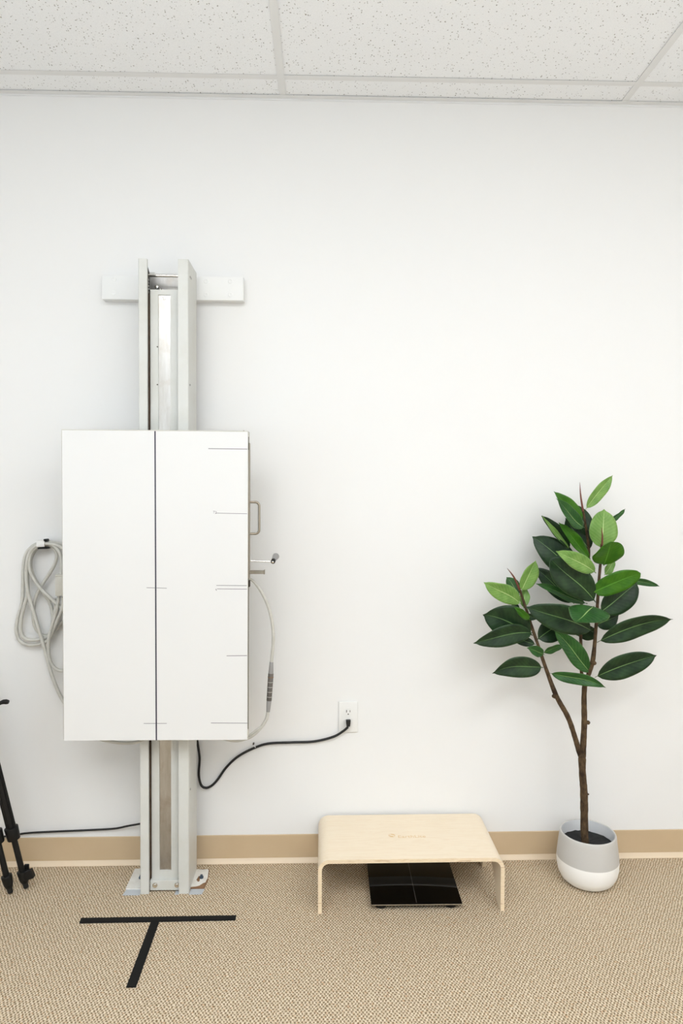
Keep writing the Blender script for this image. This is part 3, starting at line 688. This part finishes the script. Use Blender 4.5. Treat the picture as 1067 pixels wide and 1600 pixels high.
K = 3.2333
def leaf(B, T, wd, m, db, dt, arch=0., fwd=0., asym=0., fold=.25, roll=0., wmax=.44, full=.70, tail=1, sv=None):
    """B, T base and tip in crop pixels; wd apparent width; db, dt depths y; arch lifts the midrib, fwd bows it toward the viewer;
    sv turns the blade: picture direction of its width"""
    b = at(730+B[0]/K, 730+B[1]/K, db); t = at(730+T[0]/K, 730+T[1]/K, dt)
    ax = (t-b); L = ax.length; axn = ax.normalized()
    view = Vector((0, -1, 0)) if abs(axn.y) < .8 else Vector((0, -.5, .87))
    side0 = axn.cross(view).normalized()
    if sv: side0 = (Vector((sv[0], sv[2] if len(sv) > 2 else 0, -sv[1]))).normalized()
    nrm0 = side0.cross(axn).normalized()
    if nrm0.dot(Vector((0, -1, .3))) < 0: nrm0 = -nrm0
    wm = wd/K/455/2/max(.35, math.cos(roll))
    upv = Vector((0, 0, 1)); nL, nW = 22, 8
    tw = random.uniform(-.38, .38); curl = random.uniform(-.05, .05); ph = random.uniform(0, 6.3)
    bm = new(); uvl = bm.loops.layers.uv.new('UVMap'); G = []
    pet, end = .045, .955
    q9 = (.90-pet)/(end+.03-pet); e9 = math.log(.5)/math.log(wmax); h90 = math.sin(math.pi*q9**e9)**full
    for i in range(nL+1):
        s = (i/nL)
        mid = b.lerp(t, s) + upv*arch*L*4*s*(1-s)*.5 + Vector((0, -1, 0))*(fwd+.03)*L*4*s*(1-s)*.5 + side0*curl*L*math.sin(2*math.pi*s)*.35
        R = Matrix.Rotation(roll + tw*(s-.5), 3, axn); side = R @ side0; nrm = R @ nrm0
        if s < pet: hw = .0014/wm
        elif tail and s > .90: hw = h90*((1-s)/.10)**1.5+.006
        else:
            q = (s-pet)/((end+.03 if tail else 1)-pet); e = math.log(.5)/math.log(wmax)
            hw = max(.0, math.sin(math.pi*min(q, 1)**e))**full
            hw = max(hw, .035)
        row = []
        for k in range(nW+1):
            u = k/nW*2-1; wv = .0022*math.sin(s*13+u*1.5+ph)*abs(u)**1.5
            asy = 1+asym*(1 if u > 0 else -1)
            row.append((bm.verts.new(mid + side*u*wm*hw*asy + nrm*((abs(u)-.25*u*u)*wm*hw*fold*1.5 + wv)), (u*.5+.5, s)))
        G.append(row)
    for i in range(nL):
        for k in range(nW):
            c4 = (G[i][k], G[i][k+1], G[i+1][k+1], G[i+1][k]); f = bm.faces.new([c[0] for c in c4])
            for lp, c in zip(f.loops, c4): lp[uvl].uv = c[1]
    o = wobj('leaf', bm, m, pl, angle=80)
    md = o.modifiers.new('thickness', 'SOLIDIFY'); md.thickness = .0007; md.offset = 0
    return o
leaves = [
 # middle stem
 ((597, 215), (735, 40), 66, LL, -.12, -.13, .06, 0, 0, .3, .1),
 ((583, 285), (437, 122), 66, LV, -.12, -.14, .05, .0, .1, .3, .3),
 ((592, 305), (450, 158), 74, LG, -.145, -.20, -.12, .05, -.1, .3, .3),
 ((622, 360), (545, 185), 92, LD, -.105, -.07, .0, 0, 0, .2, 0),
 ((620, 425), (495, 255), 115, LD, -.11, -.07, -.04, 0, 0, .2, 0),
 ((520, 418), (375, 245), 62, LD, -.115, -.12, .06, 0, 0, .6, .2),
 ((517, 418), (378, 246), 26, LL, -.118, -.14, -.02, 0, 0, .3, .2),
 ((620, 465), (462, 280), 62, LV, -.125, -.15, .02, 0, 0, .3, .2),
 ((560, 560), (328, 350), 150, LD, -.12, -.09, .10, 0, 0, .15, 0),
 ((650, 535), (448, 424), 84, LL, -.20, -.275, .04, .05, 0, .2, .1),
 ((648, 682), (418, 462), 160, LD, -.19, -.21, .03, .05, 0, .18, 0, .55, .5, 0),
 ((540, 690), (340, 505), 100, LD, -.12, -.08, .02, 0, 0, .2, 0),
 ((606, 690), (345, 588), 48, LG, -.15, -.19, .0, 0, 0, .3, .4),
 # right stem
 ((674, 415), (691, 211), 148, LL, -.165, -.15, 0, .05, 0, .10, 0, .46, .6),
 ((688, 496), (728, 376), 156, LV, -.20, -.27, 0, .03, .0, .08, 0, .5, .5, 0, (1, -.12)),
 ((692, 545), (745, 470), 46, LL, -.16, -.15, 0, 0, 0, .2, 0),
 ((715, 290), (797, 210), 28, LG, -.14, -.12, .02, 0, 0, .2, .2),
 ((630, 634), (876, 536), 104, LV, -.20, -.25, .06, .04, 0, .12, 0, .45, .45, 0),
 ((800, 572), (970, 602), 36, LG, -.15, -.12, .07, 0, 0, .3, 0),
 ((668, 735), (856, 585), 150, LD, -.17, -.15, 0, 0, 0, .2, 0, .5, .5, 0),
 ((655, 885), (1038, 768), 112, LD, -.18, -.20, .14, .03, 0, .25, .2),
 ((648, 800), (765, 745), 95, LD, -.165, -.13, 0, 0, 0, .2, 0),
 ((640, 702), (546, 783), 205, LG, -.205, -.29, .02, .02, .12, .10, 0, .45, .75, 0, (1, .30)),
 ((636, 832), (295, 706), 142, LD, -.18, -.20, .06, .03, 0, .2, 0),
 ((645, 810), (552, 850), 100, LD, -.14, -.10, 0, 0, 0, .2, 0),
 ((352, 872), (505, 770), 128, LD, -.165, -.13, .06, 0, 0, .2, 0),
 ((625, 1042), (438, 826), 98, LG, -.16, -.20, .05, .03, 0, .3, .1),
 ((413, 1040), (700, 1114), 62, LG, -.175, -.22, .09, .03, 0, .35, .1),
 ((643, 1062), (958, 950), 124, LD, -.175, -.21, .08, .03, 0, .2, 0),
 # left stem
 ((272, 692), (83, 582), 92, LL, -.165, -.22, .05, .04, 0, .2, 0),
 ((272, 628), (346, 470), 84, LL, -.16, -.17, .05, .02, .1, .25, .1),
 ((264, 645), (198, 556), 66, LG, -.155, -.12, .05, 0, 0, .2, 0),
 ((286, 712), (291, 603), 52, LL, -.155, -.13, 0, 0, 0, .25, 0),
 ((316, 770), (235, 708), 36, LV, -.20, -.26, 0, 0, 0, .3, .2),
 ((296, 752), (354, 764), 34, LD, -.165, -.19, .05, 0, 0, .3, 0),
 ((265, 712), (222, 690), 26, LD, -.15, -.13, 0, 0, 0, .2, 0),
 ((330, 850), (78, 745), 178, LD, -.165, -.18, .13, .02, 0, .15, 0),
 ((335, 838), (30, 890), 106, LD, -.17, -.23, .10, .04, 0, .25, 0),
 ((345, 895), (215, 855), 52, LD, -.165, -.13, .0, 0, 0, .2, 0),
 ((388, 946), (302, 914), 52, LG, -.175, -.21, .04, .02, 0, .3, .2),
 ((382, 940), (488, 900), 40, LG, -.17, -.20, .10, .02, 0, .3, .2),
 ((384, 1012), (125, 1042), 108, LD, -.175, -.22, .16, .03, 0, .25, 0),
]
for l in leaves: leaf(*l)

# ------------------------------------------------------------------ tripod at the left edge
apex = Vector((-1.150, -.205, .640))
tp = thing('camera_tripod', 'black camera tripod with flip-lock legs standing at the left edge of the picture', 'tripod', (-1.15, -.20, 0))
def tleg(f, lever):
    f = Vector(f); a = apex + Vector(((f.x-apex.x)*.10 - (0 if lever else .045), (f.y-apex.y)*.35, -.012)); d = (a-f).normalized()
    def P(s): return f + d*s
    L = (a-f).length; side = d.cross(Vector((0, 1, 0))).normalized()
    bm = new(); tube(bm, [P(.205), P(L)], .0115, 14, 1); lg = wobj('leg', bm, BLACK, tp)
    for s in (-1, 1):
        bm = new(); tube(bm, [P(.21)+side*s*.0125, P(L)+side*s*.0125], .0050, 8, 1)
        wobj('side_tube', bm, BLACK, tp, parent=lg)
    bm = new(); tube(bm, [P(.04), P(.22)], .0098, 14, 1); wobj('lower_section', bm, BLACK, tp, parent=lg)
    bm = new(); cyl(bm, P(.182), P(.226), .0205, .0225, 20, .002); wobj('upper_collar', bm, BLACK, tp, parent=lg)
    bm = new(); cyl(bm, P(.020), P(.036), .0100, .0150, 18, .001); cyl(bm, P(.034), P(.066), .0150, .0180, 18, .002); wobj('lower_collar', bm, BLACK, tp, parent=lg)
    if lever:
        c = P(.062)
        bm = new(); box(bm, c.x+.006, c.x+.040, c.y-.014, c.y+.004, c.z-.022, c.z+.008, .002, 1, rot=Matrix.Rotation(-.35, 3, 'Y'))
        wobj('lock_lever', bm, BLACK, tp, parent=lg)
        bm = new(); box(bm, c.x+.002, c.x+.018, c.y+.008, c.y+.016, c.z-.004, c.z+.020, .002, 1); wobj('hinge', bm, BLACK, tp, parent=lg)
    bm = new(); cyl(bm, P(.004), P(.024), .0088, .0092, 14, .0015); wobj('rubber_foot', bm, RUBBER, tp, parent=lg)
q1 = atz(41.5, 1388, .002); q2 = atz(17, 1396, .002)
tleg((q1.x, q1.y, .001), True); tleg((q2.x, q2.y, .001), False); tleg((-1.345, -.290, .001), True)
bm = new(); cyl(bm, apex-Vector((0, 0, .03)), apex+Vector((0, 0, .03)), .030, .026, 24, .003); wobj('spider', bm, BLACK, tp)
bm = new(); cyl(bm, apex-Vector((0, 0, .20)), apex+Vector((0, 0, .12)), .011, seg=18); wobj('centre_column', bm, BLACK, tp)
h = apex+Vector((0, 0, .12)); kn = at(3, 1097.5, -.22)
bm = new(); cyl(bm, h, h+Vector((0, 0, .05)), .024, .022, 24, .003); box(bm, h.x-.03, h.x+.03, h.y-.025, h.y+.025, h.z+.05, h.z+.062, .003, 1); hd = wobj('head', bm, BLACK, tp)
ke = at(13.5, 1097, -.22)
bm = new(); tube(bm, [h+Vector((0, -.01, .02)), (h+kn)/2+Vector((-.004, 0, .004)), at(-8, 1101, -.22), kn], .0042, 10, 5); wobj('pan_handle', bm, BLACK, tp)
bm = new(); tube(bm, [at(-1, 1099, -.22), at(5, 1096.8, -.22), at(10, 1096.6, -.22), ke], .007, 14, 4, radii=[.0055, .0075, .0082, .0060]); wobj('handle_knob', bm, BLACK, tp)

print('TRIS', sum(sum(len(p.vertices)-2 for p in o.data.polygons) for o in S.objects if o.type == 'MESH'))
